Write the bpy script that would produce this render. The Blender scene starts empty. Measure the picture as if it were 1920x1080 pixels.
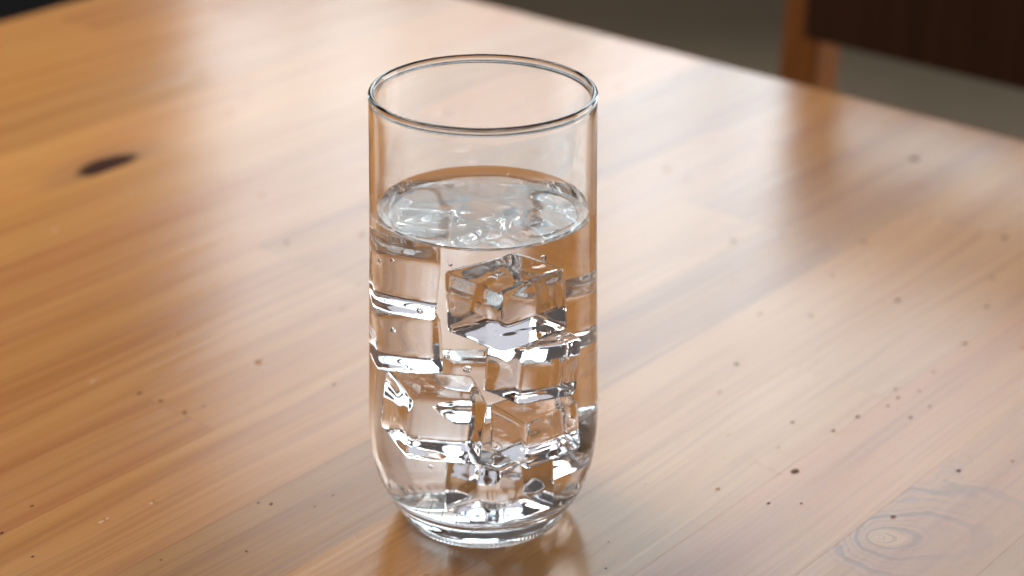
import bpy, bmesh, math, random
from mathutils import Vector, Matrix, Quaternion, noise as mnoise
random.seed(7)
S = bpy.context.scene
COL = S.collection
PI = math.pi

# ------------------------------------------------------------------ camera
cd = bpy.data.cameras.new('camera'); cam = bpy.data.objects.new('camera', cd); COL.objects.link(cam)
PITCH = math.radians(25.1); ROLL = math.radians(0.3)
cam.location = (0.00937, -0.56927, 0.35004)
fwd = Vector((0, math.cos(PITCH), -math.sin(PITCH)))
rt0 = Vector((1, 0, 0)); up0 = Vector((0, math.sin(PITCH), math.cos(PITCH)))
rt = rt0*math.cos(ROLL) + up0*math.sin(ROLL); upv = up0*math.cos(ROLL) - rt0*math.sin(ROLL)
cam.rotation_euler = Matrix((rt, upv, -fwd)).transposed().to_euler()
cd.sensor_width = 36; cd.lens = 3600/1920*36
cd.clip_start = 0.01; cd.clip_end = 60
cd.dof.use_dof = True; cd.dof.focus_distance = 0.605; cd.dof.aperture_fstop = 8.0
S.camera = cam

# ------------------------------------------------------------------ world, lamps, exposure
W = bpy.data.worlds.new('World'); S.world = W; W.use_nodes = True
bg = W.node_tree.nodes['Background']
bg.inputs[0].default_value = (0.96, 0.95, 1.0, 1); bg.inputs[1].default_value = 0.085

def area(name, loc, target, sx, sy, watts, col):
    l = bpy.data.lights.new(name, 'AREA'); l.shape = 'RECTANGLE'; l.size = sx; l.size_y = sy
    l.energy = watts; l.color = col
    o = bpy.data.objects.new(name, l); COL.objects.link(o); o.location = loc
    o.rotation_euler = (Vector(target)-Vector(loc)).to_track_quat('-Z', 'Y').to_euler()
    return o
# tall panes of the window wall behind the table, dimmer towards both ends, and an added fill lamp over the table
DAY = (0.82, 0.97, 1.05)
WZ0 = 0.68                                     # sill above the table top; the right hand panes are the taller ones
for (x0, x1, top, L) in ((-0.61, -0.41, 1.90, 3.7), (-0.39, -0.19, 1.95, 4.3), (-0.17, 0.11, 1.95, 3.4), (0.14, 0.40, 2.1, 5.0), (0.43, 0.70, 2.4, 5.0), (0.73, 1.02, 2.4, 4.0), (1.05, 1.38, 2.4, 3.6),
                         (1.45, 2.35, 2.4, 2.0), (2.45, 3.60, 2.4, 2.0), (-3.6, -2.3, 1.9, 1.6)):  # these outer panes are added to brighten dark bands in the ice
    area('window_and_fill_pane', ((x0+x1)/2, 3.0, (WZ0+top)/2), ((x0+x1)/2, 0, (WZ0+top)/2), x1-x0, top-WZ0, L*PI*(x1-x0)*(top-WZ0), DAY)
area('right_window', (1.45, 0.85, 0.25), (0.25, 0.72, 0), 0.9, 1.0, 4.2*PI*0.9, (1.0, 0.96, 0.90))
area('overhead_fill', (-0.84, 0.70, 1.32), (-1.02, 0.68, 0), 1.1, 0.9, 6.6*PI*0.99, (1.0, 0.94, 0.87))  # added overhead fill, lifts the left boards without glare
area('ceiling_bounce', (0.3, 2.0, 2.2), (0.3, 2.0, 0), 3.2, 1.7, 0.68*PI*5.44, (0.93, 0.95, 1.06))

S.view_settings.view_transform = 'Standard'; S.view_settings.look = 'None'
S.view_settings.exposure = 0.0; S.view_settings.gamma = 1.0
c = S.cycles
c.max_bounces = 28; c.transmission_bounces = 28; c.glossy_bounces = 14; c.diffuse_bounces = 4
c.caustics_refractive = True; c.caustics_reflective = True; c.blur_glossy = 0.4
c.sample_clamp_indirect = 12; c.use_denoising = True; c.use_adaptive_sampling = False

# ------------------------------------------------------------------ helpers
def tag(o, label=None, cat=None, group=None, kind=None):
    if label: o['label'] = label
    if cat: o['category'] = cat
    if group: o['group'] = group
    if kind: o['kind'] = kind
    return o
def empty(name, loc=(0, 0, 0), rz=0.0):
    o = bpy.data.objects.new(name, None); COL.objects.link(o); o.location = loc
    o.rotation_euler = (0, 0, rz); o.empty_display_size = 0.02
    return o
def mesh(name, verts, faces, mats, parent=None, smooth=False, midx=None):
    me = bpy.data.meshes.new(name); me.from_pydata(verts, [], faces); me.update()
    for m in (mats if isinstance(mats, (list, tuple)) else [mats]): me.materials.append(m)
    if smooth: me.polygons.foreach_set('use_smooth', [True]*len(me.polygons))
    if midx: me.polygons.foreach_set('material_index', midx)
    o = bpy.data.objects.new(name, me); COL.objects.link(o)
    if parent: o.parent = parent
    return o
def from_bm(name, bm, mat, parent=None, smooth=False):
    me = bpy.data.meshes.new(name); bm.to_mesh(me); bm.free(); me.materials.append(mat)
    if smooth: me.polygons.foreach_set('use_smooth', [True]*len(me.polygons))
    o = bpy.data.objects.new(name, me); COL.objects.link(o)
    if parent: o.parent = parent
    return o
def spline(pts, n):
    """Catmull-Rom through (r,z) points"""
    out = []
    P = [pts[0]] + list(pts) + [pts[-1]]
    for i in range(len(pts)-1):
        p0, p1, p2, p3 = [Vector(q) for q in P[i:i+4]]
        for k in range(n):
            t = k/n
            out.append(0.5*((2*p1) + (p2-p0)*t + (2*p0-5*p1+4*p2-p3)*t*t + (3*p1-p0-3*p2+p3)*t**3))
    out.append(Vector(pts[-1]))
    return [(q[0], q[1]) for q in out]

class NT:
    """small node-tree writer"""
    def __init__(s, mat):
        mat.use_nodes = True; s.t = mat.node_tree; s.t.nodes.clear()
    def n(s, typ, ins=None, **kw):
        nd = s.t.nodes.new(typ)
        for k, v in kw.items(): setattr(nd, k, v)
        for k, v in (ins or {}).items():
            if isinstance(v, bpy.types.NodeSocket): s.t.links.new(v, nd.inputs[k])
            else: nd.inputs[k].default_value = v
        return nd
    def math(s, op, a, b=0.0, c=0.0, clamp=False):
        return s.n('ShaderNodeMath', {0: a, 1: b, 2: c}, operation=op, use_clamp=clamp).outputs[0]
    def vec(s, op, a, b=(0, 0, 0), out=0):
        return s.n('ShaderNodeVectorMath', {0: a, 1: b}, operation=op).outputs[out]
    def mix(s, f, a, b, blend='MIX'):
        nd = s.n('ShaderNodeMix', {0: f}, data_type='RGBA', blend_type=blend)
        for i, v in ((6, a), (7, b)):
            if isinstance(v, bpy.types.NodeSocket): s.t.links.new(v, nd.inputs[i])
            else: nd.inputs[i].default_value = (*v, 1) if len(v) == 3 else v
        return nd.outputs[2]
    def ramp(s, f, a, b, lo=0.0, hi=1.0):
        return s.n('ShaderNodeMapRange', {0: f, 1: a, 2: b, 3: lo, 4: hi}, interpolation_type='SMOOTHSTEP').outputs[0]
    def noise(s, v, scale, detail=2.0, rough=0.5, dist=0.0):
        return s.n('ShaderNodeTexNoise', {'Vector': v, 'Scale': scale, 'Detail': detail, 'Roughness': rough, 'Distortion': dist}).outputs[0]
    def out(s, sh):
        s.t.links.new(sh, s.n('ShaderNodeOutputMaterial').inputs[0])

# ------------------------------------------------------------------ materials
def clear(name, ior, col=(1, 1, 1)):
    m = bpy.data.materials.new(name); t = NT(m)
    t.out(t.n('ShaderNodeBsdfGlass', {'Color': (*col, 1), 'Roughness': 0.0, 'IOR': ior}).outputs[0])
    return m
M_glass = clear('clear_glass', 1.50, (0.992, 0.996, 0.994))
M_watertop = clear('water_surface', 1.333)
M_waterside = clear('water_against_glass', 1.333/1.50)
M_ice = clear('clear_ice', 1.185, (0.99, 0.99, 0.995))
M_bubble = clear('air_in_water', 1.0/1.333)

# table frame: u along the boards, v across them
TH = math.radians(49.7)
U_END, V_EDGE = 0.4555, 0.5945

PINHOLES = [
    (0.146, -0.0055, 0.00123, 1.5), (0.1204, -0.0482, 0.00093, 1.5), (0.1402, -0.0644, 0.00118, 1.5), (0.1248, -0.0632, 0.00093, 1.5), (0.1689, -0.0641, 0.00085, 1.5),
    (0.1634, -0.0683, 0.00096, 1.5), (0.1552, -0.0687, 0.00083, 1.5), (0.1737, -0.0717, 0.00073, 1.5), (0.1654, -0.081, 0.00084, 1.5), (0.1527, -0.0798, 0.00095, 1.5),
    (0.0905, -0.0687, 0.002, 1.5), (0.1292, -0.1127, 0.00113, 1.5), (0.066, -0.0736, 0.00086, 1.5), (0.0735, -0.0822, 0.00069, 1.5), (0.246, 0.0647, 0.00168, 1.5),
    (0.1903, 0.013, 0.00103, 1.5), (0.2845, 0.0195, 0.0017, 1.5), (0.2401, -0.0238, 0.0016, 1.5), (0.203, -0.004, 0.00104, 1.5), (0.222, -0.0651, 0.00128, 1.5),
    (0.3309, -0.0264, 0.00203, 1.5), (0.2873, -0.0435, 0.00138, 1.5), (0.2593, -0.0555, 0.00133, 1.5), (0.3913, 0.0543, 0.00316, 1.5), (-0.102, 0.1179, 0.00077, 1.5),
    (-0.1193, 0.1114, 0.00086, 1.5), (-0.1213, 0.0918, 0.00074, 1.5), (-0.0949, 0.0582, 0.00052, 1.5), (-0.073, 0.0408, 0.00062, 1.5), (-0.0471, 0.0566, 0.00086, 1.5),
    (-0.0495, 0.0605, 0.00065, 1.5), (-0.0291, 0.0445, 0.00054, 1.5), (0.1117, 0.2162, 0.0014, 1.5), (-0.0246, 0.1543, 0.0012, 1.5), (-0.0234, 0.1432, 0.00119, 1.5),
    (-0.0233, 0.1295, 0.00118, 1.5), (-0.0155, 0.1276, 0.00071, 1.5), (0.0293, 0.1029, 0.00096, 1.5), (-0.0385, 0.0439, 0.00043, 1.5), (0.0484, -0.0335, 0.00035, 1.5),
    (0.0103, -0.0466, 0.00042, 1.5), (-0.003, -0.0558, 0.00051, 1.5), (0.0813, -0.0442, 0.00036, 1.5), (0.0848, -0.0654, 0.00033, 1.5), (0.2831, 0.2768, 0.00197, 1.5),
]
SCRATCHES = [
    (0.0865, -0.0792, 0.1145, -0.0784, 0.00037), (0.0887, -0.048, 0.086, -0.0583, 0.00047),
    (0.0861, -0.0601, 0.086, -0.0669, 0.00037), (0.0823, -0.013, 0.0879, -0.0182, 0.0008), (-0.0019, -0.0478, 0.0091, -0.0473, 0.00023), (-0.0519, 0.0411, -0.0495, 0.0378, 0.00044), (0.1231, -0.0637, 0.1317, -0.07, 0.00039),
    (0.037, -0.0637, 0.0368, -0.0676, 0.00059), (0.0297, -0.0506, 0.0319, -0.0521, 0.00044), (-0.0411, 0.0225, -0.0436, 0.0187, 0.00058), (0.1467, -0.0805, 0.1449, -0.084, 0.00049),
    (0.095, -0.0541, 0.1001, -0.0588, 0.00047),
]

def wood_material():
    m = bpy.data.materials.new('oiled_pine'); t = NT(m)
    P = t.n('ShaderNodeTexCoord').outputs['Object']
    oi = t.n('ShaderNodeObjectInfo')
    sep = t.n('ShaderNodeSeparateXYZ', {0: P}); u, v = sep.outputs[0], sep.outputs[1]
    rnd = oi.outputs['Random']
    off = t.n('ShaderNodeCombineXYZ', {0: t.math('MULTIPLY', rnd, 37.0), 1: t.math('MULTIPLY', rnd, 91.0), 2: t.math('MULTIPLY', rnd, 13.0)}).outputs[0]
    # grain swept round the pale knot near the right hand boards
    ku, kv = (0.0713, -0.1131)
    du = t.math('SUBTRACT', u, ku); dv = t.math('SUBTRACT', v, kv)
    # slow bending of the grain along the board
    def coords(su, sv):
        a = t.vec('MULTIPLY', P, (su, sv, 1.0))
        return t.vec('ADD', a, off)
    bend = t.noise(coords(3.0, 9.0), 1.0, 2.0)
    vv = t.math('ADD', v, t.math('MULTIPLY', t.math('SUBTRACT', bend, 0.5), 0.022))
    q = t.n('ShaderNodeCombineXYZ', {0: u, 1: vv, 2: 0.0}).outputs[0]
    def gc(su, sv): return t.vec('ADD', t.vec('MULTIPLY', q, (su, sv, 1.0)), off)
    rings = t.noise(gc(2.2, 75.0), 1.0, 3.0, 0.55)           # broad growth rings
    fine = t.noise(gc(9.0, 420.0), 1.0, 3.0, 0.6)            # fibres
    blot = t.noise(gc(5.0, 16.0), 1.0, 3.0, 0.55)            # slow blotches
    pore = t.noise(gc(26.0, 900.0), 1.0, 2.0, 0.6)
    base = oi.outputs['Color']
    dark = t.mix(1.0, base, (0.60, 0.44, 0.32), 'MULTIPLY')
    light = t.mix(0.30, base, (0.74, 0.38, 0.11))
    col = t.mix(t.ramp(rings, 0.38, 0.72), light, base)
    col = t.mix(t.math('MULTIPLY', t.ramp(rings, 0.55, 0.80), 0.42), col, dark)
    col = t.mix(t.math('MULTIPLY', t.ramp(t.noise(gc(3.0, 210.0), 1.0, 2.0, 0.5), 0.52, 0.72), 0.30), col, dark)
    col = t.mix(t.math('MULTIPLY', t.ramp(fine, 0.45, 0.75), 0.42), col, dark)
    col = t.mix(t.math('MULTIPLY', t.ramp(blot, 0.50, 0.80), 0.45), col, t.mix(1.0, base, (0.92, 0.62, 0.45), 'MULTIPLY'))
    # ---- dark knot cut by its board's edge
    n1 = t.noise(P, 60.0, 2.0)
    k2u, k2v = (0.1195, 0.3535)
    a = t.math('DIVIDE', t.math('SUBTRACT', u, k2u), 0.0205); b = t.math('DIVIDE', t.math('SUBTRACT', v, t.math('ADD', k2v, t.math('MULTIPLY', t.math('SUBTRACT', u, k2u), 0.05))), 0.0098)
    rr = t.math('SQRT', t.math('ADD', t.math('MULTIPLY', a, a), t.math('MULTIPLY', b, b)))
    rr = t.math('ADD', rr, t.math('MULTIPLY', t.math('SUBTRACT', n1, 0.5), 0.5))
    inboard = t.math('GREATER_THAN', v, 0.3466)
    col = t.mix(t.math('MULTIPLY', t.ramp(rr, 2.6, 1.0), t.math('MULTIPLY', inboard, 0.40)), col, (0.30, 0.14, 0.055))
    knotm = t.math('MULTIPLY', t.ramp(rr, 1.10, 0.72), inboard)
    col = t.mix(knotm, col, (0.060, 0.024, 0.015))
    # ---- pale knot with dark growth lines sweeping away from it across the board
    wn = t.noise(t.vec('MULTIPLY', P, (48.0, 48.0, 1.0)), 1.0, 4.0, 0.55)
    dx = t.math('ADD', t.math('MULTIPLY', du, math.cos(TH)), t.math('MULTIPLY', dv, -math.sin(TH)))
    dy = t.math('ADD', t.math('MULTIPLY', du, math.sin(TH)), t.math('MULTIPLY', dv, math.cos(TH)))
    r2 = t.math('SQRT', t.math('ADD', t.math('MULTIPLY', dx, dx), t.math('MULTIPLY', dy, dy)))
    cc = t.math('SUBTRACT', r2, t.math('MULTIPLY', dx, 0.66))
    cc = t.math('MULTIPLY', cc, t.math('ADD', 1.0, t.math('MULTIPLY', t.math('SUBTRACT', wn, 0.5), 1.1)))
    cc = t.math('MAXIMUM', t.math('ADD', cc, t.math('MULTIPLY', t.math('SUBTRACT', blot, 0.5), 0.0006)), 0.0004)
    lg = t.math('LOGARITHM', cc, math.e)
    onk = t.math('LESS_THAN', v, -0.1052)
    near = t.math('MULTIPLY', onk, t.ramp(cc, 0.044, 0.018))
    edge = t.ramp(v, -0.1400, -0.1060, 0.30, 1.0)
    def ring(period, ph, lo): return t.ramp(t.math('COSINE', t.math('ADD', t.math('MULTIPLY', lg, 2*PI/period), ph)), lo, 1.0)
    lines = t.math('MAXIMUM', ring(0.78, -2*PI*math.log(0.0050)/0.78, 0.40), t.math('MULTIPLY', ring(0.26, -2*PI*math.log(0.0050)/0.26, 0.55), t.math('MULTIPLY', edge, 0.55)))
    lines = t.math('MULTIPLY', lines, t.math('MULTIPLY', near, edge))
    col = t.mix(t.math('MULTIPLY', near, 0.45), col, (0.43, 0.19, 0.095))
    col = t.mix(t.math('MULTIPLY', t.ramp(cc, 0.0044, 0.0028), t.math('MULTIPLY', onk, 0.8)), col, (0.66, 0.34, 0.13))
    col = t.mix(t.math('MULTIPLY', lines, 0.62), col, (0.12, 0.045, 0.022))
    # ---- pin holes
    hole = None
    flat = t.vec('MULTIPLY', P, (1, 1, 0))
    for (hu, hv, hr, st) in PINHOLES:
        hr *= 0.62
        w = t.vec('MULTIPLY', t.vec('SUBTRACT', flat, (hu, hv, 0)), (1.0/(hr*st), 1.0/hr, 0))
        L = t.vec('LENGTH', w, out=1)
        hole = L if hole is None else t.math('MINIMUM', hole, L)
    hn = t.noise(P, 900.0, 1.0)
    hole = t.math('ADD', hole, t.math('MULTIPLY', t.math('SUBTRACT', hn, 0.5), 0.9))
    hm = t.ramp(hole, 1.15, 0.7)
    col = t.mix(t.math('MULTIPLY', hm, 0.9), col, (0.050, 0.022, 0.010))
    # ---- dents and scratches (relief)
    def dents(scale, thr, rad, sx):
        vo = t.n('ShaderNodeTexVoronoi', {'Vector': t.vec('MULTIPLY', flat, (scale*sx, scale, 0)), 'Scale': 1.0, 'Randomness': 1.0}, feature='F1')
        cs = t.n('ShaderNodeSeparateColor', {0: vo.outputs['Color']})
        keep = t.math('GREATER_THAN', cs.outputs[0], thr)
        size = t.math('MULTIPLY', t.math('ADD', cs.outputs[1], 0.35), rad)
        return t.math('MULTIPLY', t.ramp(t.math('DIVIDE', vo.outputs['Distance'], size), 1.0, 0.0), keep)
    d1 = dents(85.0, 0.45, 0.10, 0.55); d2 = dents(42.0, 0.62, 0.075, 0.8)
    scr = None
    for (au, av, bu, bv, w) in SCRATCHES:
        ba = (bu-au, bv-av, 0); bb = ba[0]**2+ba[1]**2
        pa = t.vec('SUBTRACT', flat, (au, av, 0))
        h = t.math('MULTIPLY', t.vec('DOT_PRODUCT', pa, ba, out=1), 1.0/bb, clamp=True)
        near = t.n('ShaderNodeVectorMath', {0: ba, 'Scale': h}, operation='SCALE').outputs[0]
        L = t.math('DIVIDE', t.vec('DISTANCE', pa, near, out=1), w)
        scr = L if scr is None else t.math('MINIMUM', scr, L)
    sm = t.ramp(scr, 1.0, 0.0)
    hgt = t.math('MULTIPLY', t.math('SUBTRACT', fine, 0.5), 0.000030)
    hgt = t.math('ADD', hgt, t.math('MULTIPLY', rings, 0.00012))
    hgt = t.math('ADD', hgt, t.math('MULTIPLY', t.noise(gc(4.0, 190.0), 1.0, 2.0, 0.5), 0.00006))
    hgt = t.math('ADD', hgt, t.math('MULTIPLY', t.noise(gc(7.0, 40.0), 1.0, 2.0), 0.00028))
    hgt = t.math('SUBTRACT', hgt, t.math('MULTIPLY', d1, 0.00036))
    hgt = t.math('SUBTRACT', hgt, t.math('MULTIPLY', d2, 0.00048))
    hgt = t.math('SUBTRACT', hgt, t.math('MULTIPLY', sm, 0.00003))
    hgt = t.math('SUBTRACT', hgt, t.math('MULTIPLY', hm, 0.00035))
    bump = t.n('ShaderNodeBump', {'Height': hgt, 'Strength': 1.0, 'Distance': 1.0})
    rough = t.math('ADD', 0.22, t.math('MULTIPLY', t.math('SUBTRACT', blot, 0.5), 0.10))
    bs = t.n('ShaderNodeBsdfPrincipled', {'Base Color': col, 'Roughness': rough, 'IOR': 1.5, 'Specular IOR Level': t.math('SUBTRACT', 0.66, t.math('MULTIPLY', t.math('MAXIMUM', knotm, hm), 0.62)), 'Normal': bump.outputs[0]})
    t.out(bs.outputs[0])
    return m
M_wood = wood_material()

def plain_wood(name, c1, c2, rough):
    m = bpy.data.materials.new(name); t = NT(m)
    P = t.n('ShaderNodeTexCoord').outputs['Object']
    g = t.noise(t.vec('MULTIPLY', P, (6.0, 90.0, 6.0)), 1.0, 3.0, 0.6)
    b = t.n('ShaderNodeBump', {'Height': t.math('MULTIPLY', g, 0.0003), 'Strength': 0.6, 'Distance': 1.0})
    t.out(t.n('ShaderNodeBsdfPrincipled', {'Base Color': t.mix(t.ramp(g, 0.3, 0.7), c1, c2), 'Roughness': rough, 'Specular IOR Level': 0.2, 'Normal': b.outputs[0]}).outputs[0])
    return m
M_chair = plain_wood('stained_chair_wood', (0.34, 0.125, 0.030), (0.23, 0.078, 0.019), 0.62)
M_slat = plain_wood('dark_chair_slat', (0.07, 0.028, 0.014), (0.05, 0.020, 0.010), 0.5)

def matte(name, c1, c2, scale, rough=0.8):
    m = bpy.data.materials.new(name); t = NT(m)
    P = t.n('ShaderNodeTexCoord').outputs['Object']
    g = t.noise(P, scale, 4.0, 0.6)
    b = t.n('ShaderNodeBump', {'Height': t.math('MULTIPLY', g, 0.002), 'Strength': 0.5, 'Distance': 1.0})
    t.out(t.n('ShaderNodeBsdfPrincipled', {'Base Color': t.mix(t.ramp(g, 0.3, 0.7), c1, c2), 'Roughness': rough, 'Normal': b.outputs[0]}).outputs[0])
    return m
M_floor = matte('taupe_floor', (0.235, 0.172, 0.105), (0.195, 0.142, 0.086), 3.0, 0.7)
M_slab = matte('black_slab', (0.008, 0.008, 0.008), (0.014, 0.013, 0.012), 400.0, 0.95)

# ------------------------------------------------------------------ setting: floor and slab
FZ = -0.75
floor = mesh('floor', [(-12, -8, FZ), (12, -8, FZ), (12, 14, FZ), (-12, 14, FZ)], [(0, 1, 2, 3)], M_floor)
tag(floor, kind='structure')

# ------------------------------------------------------------------ table of glued boards
table = empty('wooden_table', (0, 0, 0), TH)
tag(table, 'oiled pine table top of glued boards under the glass of water', 'table')
V_ROWS = [0.5945, 0.529, 0.4618, 0.405, 0.3466, 0.293, 0.224, 0.1550, 0.1108, 0.0626, 0.0208, -0.022, -0.065, -0.1052, -0.150, -0.205, -0.26]
TK = 0.030
def board(u0, u1, v0, v1, col, end_round=False, side_round=False):
    g = 0.00004
    u0 += g; v0 += g
    if not end_round: u1 -= g
    if not side_round: v1 -= g
    bm = bmesh.new()
    vs = [bm.verts.new(p) for p in ((u0, v0, -TK), (u1, v0, -TK), (u1, v1, -TK), (u0, v1, -TK), (u0, v0, 0), (u1, v0, 0), (u1, v1, 0), (u0, v1, 0))]
    for f in ((3, 2, 1, 0), (4, 5, 6, 7), (0, 1, 5, 4), (1, 2, 6, 5), (2, 3, 7, 6), (3, 0, 4, 7)): bm.faces.new([vs[i] for i in f])
    bm.edges.ensure_lookup_table()
    def pick(cond): return [e for e in bm.edges if all(cond(w.co) for w in e.verts)]
    if end_round:
        bmesh.ops.bevel(bm, geom=pick(lambda q: abs(q.x-u1) < 1e-6 and q.z > -1e-6), offset=0.006, segments=5, profile=0.5, affect='EDGES')
    if side_round:
        bmesh.ops.bevel(bm, geom=pick(lambda q: abs(q.y-v1) < 1e-6 and q.z > -1e-6), offset=0.006, segments=5, profile=0.5, affect='EDGES')
    o = from_bm('plank', bm, M_wood, table)
    for p in o.data.polygons: p.use_smooth = p.area < 2e-3 and 0.05 < p.normal.z < 0.99
    o.color = (*col, 1)
    return o
# joints of each row (positions along u); the ones that show in the photograph are set, the rest are spread
JOINTS = {0: [0.255], 1: [0.02, 0.33], 2: [-0.1, 0.24], 3: [0.36], 4: [0.0], 5: [0.27], 6: [0.10], 7: [-0.025, 0.36], 8: [0.27], 9: [-0.17, 0.03, 0.27], 10: [0.33], 11: [0.16], 12: [0.27], 13: [-0.03, 0.30], 14: [0.2], 15: [0.05]}
TONES = [(0.54, 0.222, 0.048), (0.61, 0.270, 0.068), (0.50, 0.197, 0.042), (0.57, 0.246, 0.060), (0.55, 0.211, 0.048), (0.48, 0.187, 0.043), (0.59, 0.256, 0.068), (0.52, 0.208, 0.053)]
ROWTONE = {9: 0.97, 8: 1.02, 10: 1.12, 7: 0.95, 11: 1.0, 3: 1.08, 5: 1.14, 4: 1.05, 1: 1.06}
rb = random.Random(11)
for i in range(len(V_ROWS)-1):
    cuts = [-0.42] + sorted(JOINTS[i]) + [U_END]
    for k in range(len(cuts)-1):
        tcol = TONES[(i*3+k*5) % len(TONES)]
        s = rb.uniform(0.86, 1.10)*(0.66 if (i == 9 and k == 1) else ROWTONE.get(i, 1.0))
        board(cuts[k], cuts[k+1], V_ROWS[i+1], V_ROWS[i], [x*s for x in tcol], cuts[k+1] == U_END, i == 0)

# ------------------------------------------------------------------ chair behind the far right edge
def uv3(u, v, z): return Vector((u*math.cos(TH)-v*math.sin(TH), u*math.sin(TH)+v*math.cos(TH), z))
def wbox(name, a, b, mat, parent, bev=0.004, lean=0.0):
    bm = bmesh.new()
    vs = [bm.verts.new((x, y, z)) for z in (a[2], b[2]) for (x, y) in ((a[0], a[1]), (b[0], a[1]), (b[0], b[1]), (a[0], b[1]))]
    for f in ((3, 2, 1, 0), (4, 5, 6, 7), (0, 1, 5, 4), (1, 2, 6, 5), (2, 3, 7, 6), (3, 0, 4, 7)): bm.faces.new([vs[i] for i in f])
    bmesh.ops.bevel(bm, geom=bm.edges[:], offset=bev, segments=3, profile=0.5, affect='EDGES')
    for w in bm.verts: w.co.x += lean*max(0.0, w.co.z+0.30)
    o = from_bm(name, bm, mat, parent)
    for p in o.data.polygons: p.use_smooth = p.area < 4e-4
    return o
CU, CV = 0.652, 0.121                       # front of the chair back and its middle
chair = empty('wooden_chair', uv3(CU, CV, FZ), TH)
tag(chair, 'brown wooden chair with dark slats standing behind the far right table edge', 'chair')
Z = -FZ                                       # chair parts are given from the floor up
for sgn in (1, -1):
    y0 = sgn*0.1955
    wbox('back_post', (0, y0-0.0155, 0), (0.034, y0+0.0155, 1.0), M_chair, chair, 0.004, 0.05)
    wbox('front_leg', (-0.385, y0-0.0175, 0), (-0.350, y0+0.0175, 0.425), M_chair, chair)
    wbox('side_rail', (-0.352, y0-0.010, 0.365), (0.002, y0+0.010, 0.420), M_chair, chair)
wbox('seat', (-0.395, -0.215, 0.427), (-0.004, 0.215, 0.450), M_chair, chair, 0.006)
wbox('front_rail', (-0.378, -0.180, 0.365), (-0.358, 0.180, 0.420), M_chair, chair)
for z0, z1 in ((0.6905, 0.765), (0.795, 0.855), (0.895, 0.975)):
    wbox('slat', (0.031, -0.1820, z0), (0.047, 0.1820, z1), M_slat, chair, 0.003)


# ------------------------------------------------------------------ the glass
def lathe(prof, seg, verts, faces, midx, mi, rip=None, first_pole=False, last_pole=False):
    """adds rings; prof is a list of (r,z); poles where r is zero"""
    rings = []
    for (r, z) in prof:
        if r < 1e-7:
            verts.append((0, 0, z)); rings.append([len(verts)-1])
        else:
            st = len(verts)
            for k in range(seg):
                a = 2*PI*k/seg; R = r + (rip(r, z, a) if rip else 0)
                verts.append((R*math.cos(a), R*math.sin(a), z))
            rings.append(list(range(st, st+seg)))
    for A, B in zip(rings, rings[1:]):
        for k in range(seg):
            j = (k+1) % seg
            if len(A) == 1: f = (A[0], B[j], B[k])
            elif len(B) == 1: f = (A[k], A[j], B[0])
            else: f = (A[k], A[j], B[j], B[k])
            faces.append(f); midx.append(mi)
H = 0.1519; WZ = 0.1128                       # height of the glass; height at which the water meets its wall
R_IN = 0.0346
outer = [(0, 0.0016)] + spline([(0.012, 0.0015), (0.0240, 0.0010), (0.0262, 0.0), (0.0273, 0.0005), (0.0282, 0.0018), (0.0291, 0.0036), (0.0307, 0.0060), (0.0344, 0.0125), (0.03715, 0.0212), (0.0383, 0.031), (0.0385, 0.041), (0.0381, 0.055), (0.0374, 0.080), (0.0366, 0.110), (0.0360, 0.142), (0.03592, 0.1488), (0.03605, 0.1498), (0.0360, 0.1508), (0.0356, 0.1516), (0.0350, 0.1519), (0.0344, 0.1516), (0.03400, 0.1508), (0.03395, 0.1498), (0.0341, 0.1488), (0.03425, 0.142), (R_IN, WZ)], 5)
def ribs(r, z, a):
    w = max(0.0, 1-abs(z-0.0017)/0.0020) if r > 0.0270 else 0.0
    return 0.00022*w*math.sin(a*118)
vs, fs, mi = [], [], []
lathe(outer, 472, vs, fs, mi, 0, ribs)
glass = mesh('drinking_glass', vs, fs, M_glass, None, True)
tag(glass, 'tall clear drinking glass with rounded bottom standing on the table', 'glass')

inner = spline([(R_IN, WZ), (0.0352, 0.095), (0.0358, 0.075), (0.0363, 0.055), (0.0366, 0.042), (0.0363, 0.031), (0.0350, 0.0215), (0.0318, 0.0138), (0.0265, 0.0100), (0.018, 0.0082), (0.009, 0.0076)], 5) + [(0, 0.0075)]
top = []
for k in range(34):
    x = k/33.0
    r = R_IN*(1-(1-x)**2.2) if k else 0.0
    z = WZ - 0.0021 + 0.0021*math.exp(-(R_IN-r)/0.0022)
    top.append((r, z))
top[-1] = (R_IN, WZ)
vs, fs, mi = [], [], []
# side goes from bottom to top so that its faces look outwards
lathe(list(reversed(inner)), 256, vs, fs, mi, 0)
n_side = len(fs)
lathe(list(reversed(top)), 256, vs, fs, mi, 1)
def ripple(p):
    rr = math.hypot(p[0], p[1])
    if p[2] < WZ-0.003 or rr > R_IN-0.0005: return p
    w = min(1.0, (R_IN-rr)/0.004)
    return (p[0], p[1], p[2] + w*0.00012*mnoise.noise(Vector((p[0]*90, p[1]*90, 3.1))))
nsv = sum(1 if r < 1e-7 else 256 for r, z in inner)
vs = vs[:nsv] + [ripple(p) for p in vs[nsv:]]
water = mesh('water', vs, fs, [M_waterside, M_watertop], None, True, mi)
tag(water, 'still clear water filling the drinking glass to three quarters', 'water')

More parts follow.
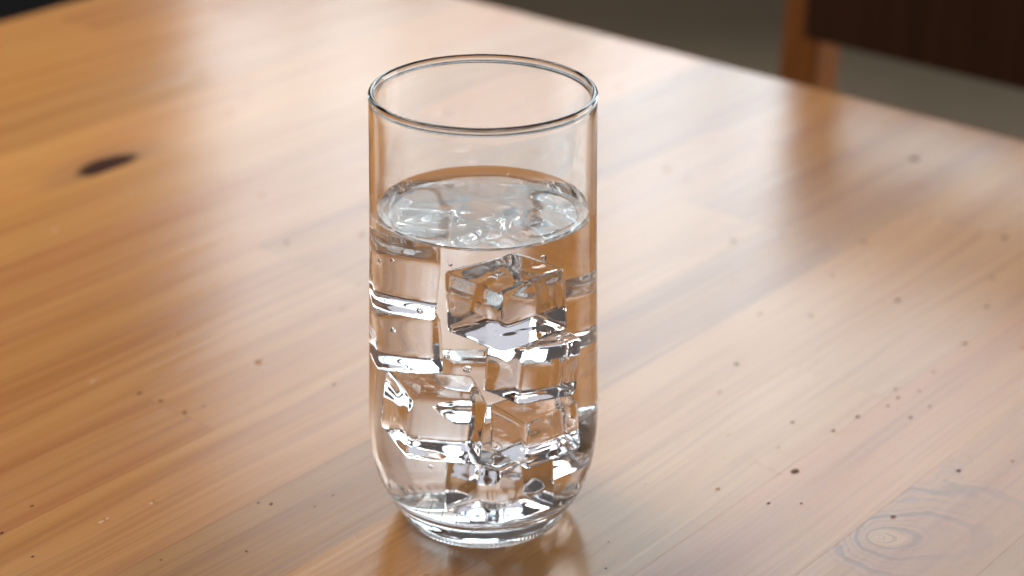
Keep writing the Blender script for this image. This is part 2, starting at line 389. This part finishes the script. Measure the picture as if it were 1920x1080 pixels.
# ------------------------------------------------------------------ ice cubes
def cube_mesh(seed, s):
    bm = bmesh.new(); bmesh.ops.create_cube(bm, size=1.0)
    bmesh.ops.subdivide_edges(bm, edges=bm.edges[:], cuts=17, use_grid_fill=True)
    rad = 0.075
    for w in bm.verts:
        p = w.co.copy()
        q = Vector([max(-0.5+rad, min(0.5-rad, x)) for x in p])
        dlt = p-q
        if dlt.length > 1e-9: p = q + dlt.normalized()*rad
        # shallow dished faces and a little waviness
        n = dlt.normalized() if dlt.length > 1e-9 else Vector((0, 0, 1))
        ax = max(range(3), key=lambda i: abs(p[i])); o2 = [p[i] for i in range(3) if i != ax]
        dish = max(0.0, 1-(o2[0]**2+o2[1]**2)/0.17)
        p -= n*(0.014*dish*dish)
        nz = mnoise.noise(Vector((p.x*2.1+seed*7.3, p.y*2.1-seed*3.1, p.z*2.1+seed)))
        nz2 = mnoise.noise(Vector((p.x*5+seed*1.3, p.y*5, p.z*5-seed*4.7)))
        p += n*(0.015*nz + 0.0035*nz2)
        w.co = p*s
    me = bpy.data.meshes.new('ice_cube'); bm.to_mesh(me); bm.free(); me.materials.append(M_ice)
    me.polygons.foreach_set('use_smooth', [True]*len(me.polygons))
    return me
# x, y, z of the centre (cm), side (cm), turn about z, tilt about x and y (degrees), label
CUBES = [
    (0.64, -0.80, 8.56, 2.30, 42, 4, -5, 'uppermost clear ice cube right of centre with one corner facing front'),
    (1.36, -0.70, 6.17, 1.98, 32, -3, 6, 'clear ice cube directly beneath the uppermost right hand cube'),
    (-1.30, -1.16, 4.50, 2.36, 10, 3, 5, 'large clear ice cube at lower left whose broad face looks forward'),
    (1.44, -0.80, 3.98, 1.88, 36, 5, -5, 'clear ice cube third down the right hand stack'),
    (0.42, -0.66, 2.0, 2.06, 45, 0, 0, 'clear ice cube on the bottom of the glass with one edge facing front'),
    (-2.12, 0.10, 9.04, 2.12, -4, 2, 4, 'upper left clear ice cube pressed against the wall below the water surface'),
    (-2.10, 0.30, 6.84, 2.06, 4, -1, -2, 'left clear ice cube between the upper left cube and the large lower left cube'),
    (1.28, 1.90, 6.90, 2.02, 40, 3, 5, 'clear ice cube at the back right behind the second cube of the stack'),
    (0.05, 2.15, 4.50, 2.02, 12, -4, 3, 'clear ice cube at the back centre half hidden by the front stack'),
    (1.12, 1.66, 2.30, 1.85, 45, 2, -5, 'clear ice cube at the back of the bottom right side of the glass'),
]
for i, (x, y, z, s, rz, rx, ry, lab) in enumerate(CUBES):
    o = bpy.data.objects.new('ice_cube', cube_mesh(i+1, s*0.01)); COL.objects.link(o)
    o.location = (x*0.01, y*0.01, z*0.01); o.rotation_euler = (math.radians(rx), math.radians(ry), math.radians(rz))
    tag(o, lab, 'ice cube', 'ice cubes in the glass of water')

BUBBLES = [
    (-3.123, -1.523, 10.005, 0.075, 'round air bubble by the left wall just below the waterline'),
    (-2.724, -2.144, 10.311, 0.080, 'flat oval air bubble right beside the round one near the left wall'),
    (-0.931, -3.340, 10.699, 0.060, 'small air bubble above the left corner of the uppermost ice cube'),
    (1.825, -2.852, 10.721, 0.125, 'large air bubble resting on the top of the uppermost ice cube'),
    (-1.859, -2.834, 8.922, 0.125, 'large air bubble at the seam between the two upper left ice cubes'),
    (-2.714, -2.097, 7.858, 0.110, 'oval air bubble in front of the second left ice cube'),
    (-1.053, -3.258, 7.530, 0.100, 'air bubble alone left of the middle of the right hand stack'),
    (-0.438, -3.333, 7.130, 0.135, 'large air bubble at the upper right corner of the lower left ice cube'),
    (-2.164, -2.697, 6.795, 0.070, 'small air bubble above the top of the large lower left ice cube'),
    (-1.952, -2.852, 4.381, 0.075, 'small air bubble before the middle of the large lower left ice cube'),
    (-0.076, -3.374, 3.443, 0.130, 'large air bubble on the upper part of the bottom front ice cube'),
    (2.720, -2.147, 4.760, 0.080, 'air bubble at the lower right corner of the right hand stack'),
    (-1.595, -3.062, 3.456, 0.080, 'air bubble under the lower edge of the large lower left ice cube'),
    (-2.330, -2.586, 2.239, 0.060, 'small dark air bubble near the rounded lower left of the glass'),
    (2.553, -2.340, 1.631, 0.085, 'air bubble near the rounded lower right of the glass'),
]
for i, (x, y, z, r, lab) in enumerate(BUBBLES):
    bm = bmesh.new(); bmesh.ops.create_icosphere(bm, subdivisions=4, radius=r*0.01)
    o = from_bm('air_bubble', bm, M_bubble, None, True)
    o.location = (x*0.01, y*0.01, z*0.01); o.scale = (1.0, 1.0, 0.8 if i in (1, 2, 5) else 0.95)
    if i == 5: o.rotation_euler = (0, 0.5, 0)
    tag(o, lab, 'bubble', 'air bubbles in the water')
rm = random.Random(5)
vs, fs = [], []
def inner_r(z):
    pts = [(0.0100, 0.0265), (0.0138, 0.0318), (0.0215, 0.0350), (0.031, 0.0363), (0.042, 0.0366), (0.055, 0.0363), (0.075, 0.0358), (0.095, 0.0352), (0.114, 0.0346)]
    for (z0, r0), (z1, r1) in zip(pts, pts[1:]):
        if z <= z1: return r0+(r1-r0)*max(0.0, (z-z0)/(z1-z0))
    return 0.0346
ico = bmesh.new(); bmesh.ops.create_icosphere(ico, subdivisions=1, radius=1.0)
ico.verts.ensure_lookup_table()
IV = [w.co.copy() for w in ico.verts]; IF = [[w.index for w in f.verts] for f in ico.faces]; ico.free()
for k in range(330):
    z = rm.choice((rm.uniform(0.070, 0.1105), rm.uniform(0.02, 0.1105)))
    a = math.radians(rm.uniform(200, 340)); r = rm.choice((0.00010, 0.00012, 0.00016, 0.00020))
    R = inner_r(z) - rm.choice((0.0005, 0.0009, 0.004, 0.008))
    cpos = Vector((R*math.cos(a), R*math.sin(a), z)); b0 = len(vs)
    vs += [tuple(cpos+w*r) for w in IV]; fs += [[b0+i for i in f] for f in IF]
fizz = mesh('tiny_bubbles', vs, fs, M_bubble, None, True)
tag(fizz, 'specks of tiny air bubbles scattered through the water', 'bubbles', None, 'stuff')
tag(floor, None)
# thin black slab standing in for an unidentified black shape beyond the far left edge
wslab = bmesh.new(); bmesh.ops.create_cube(wslab, size=1.0)
bmesh.ops.scale(wslab, vec=(1.7, 1.5, 0.012), verts=wslab.verts)
bmesh.ops.bevel(wslab, geom=wslab.edges[:], offset=0.004, segments=2, profile=0.5, affect='EDGES')
slab = from_bm('slab', wslab, M_slab); slab.location = (-1.55, 2.95, FZ+0.007)
tag(slab, 'thin black slab on the floor beyond the far left table edge', 'slab')
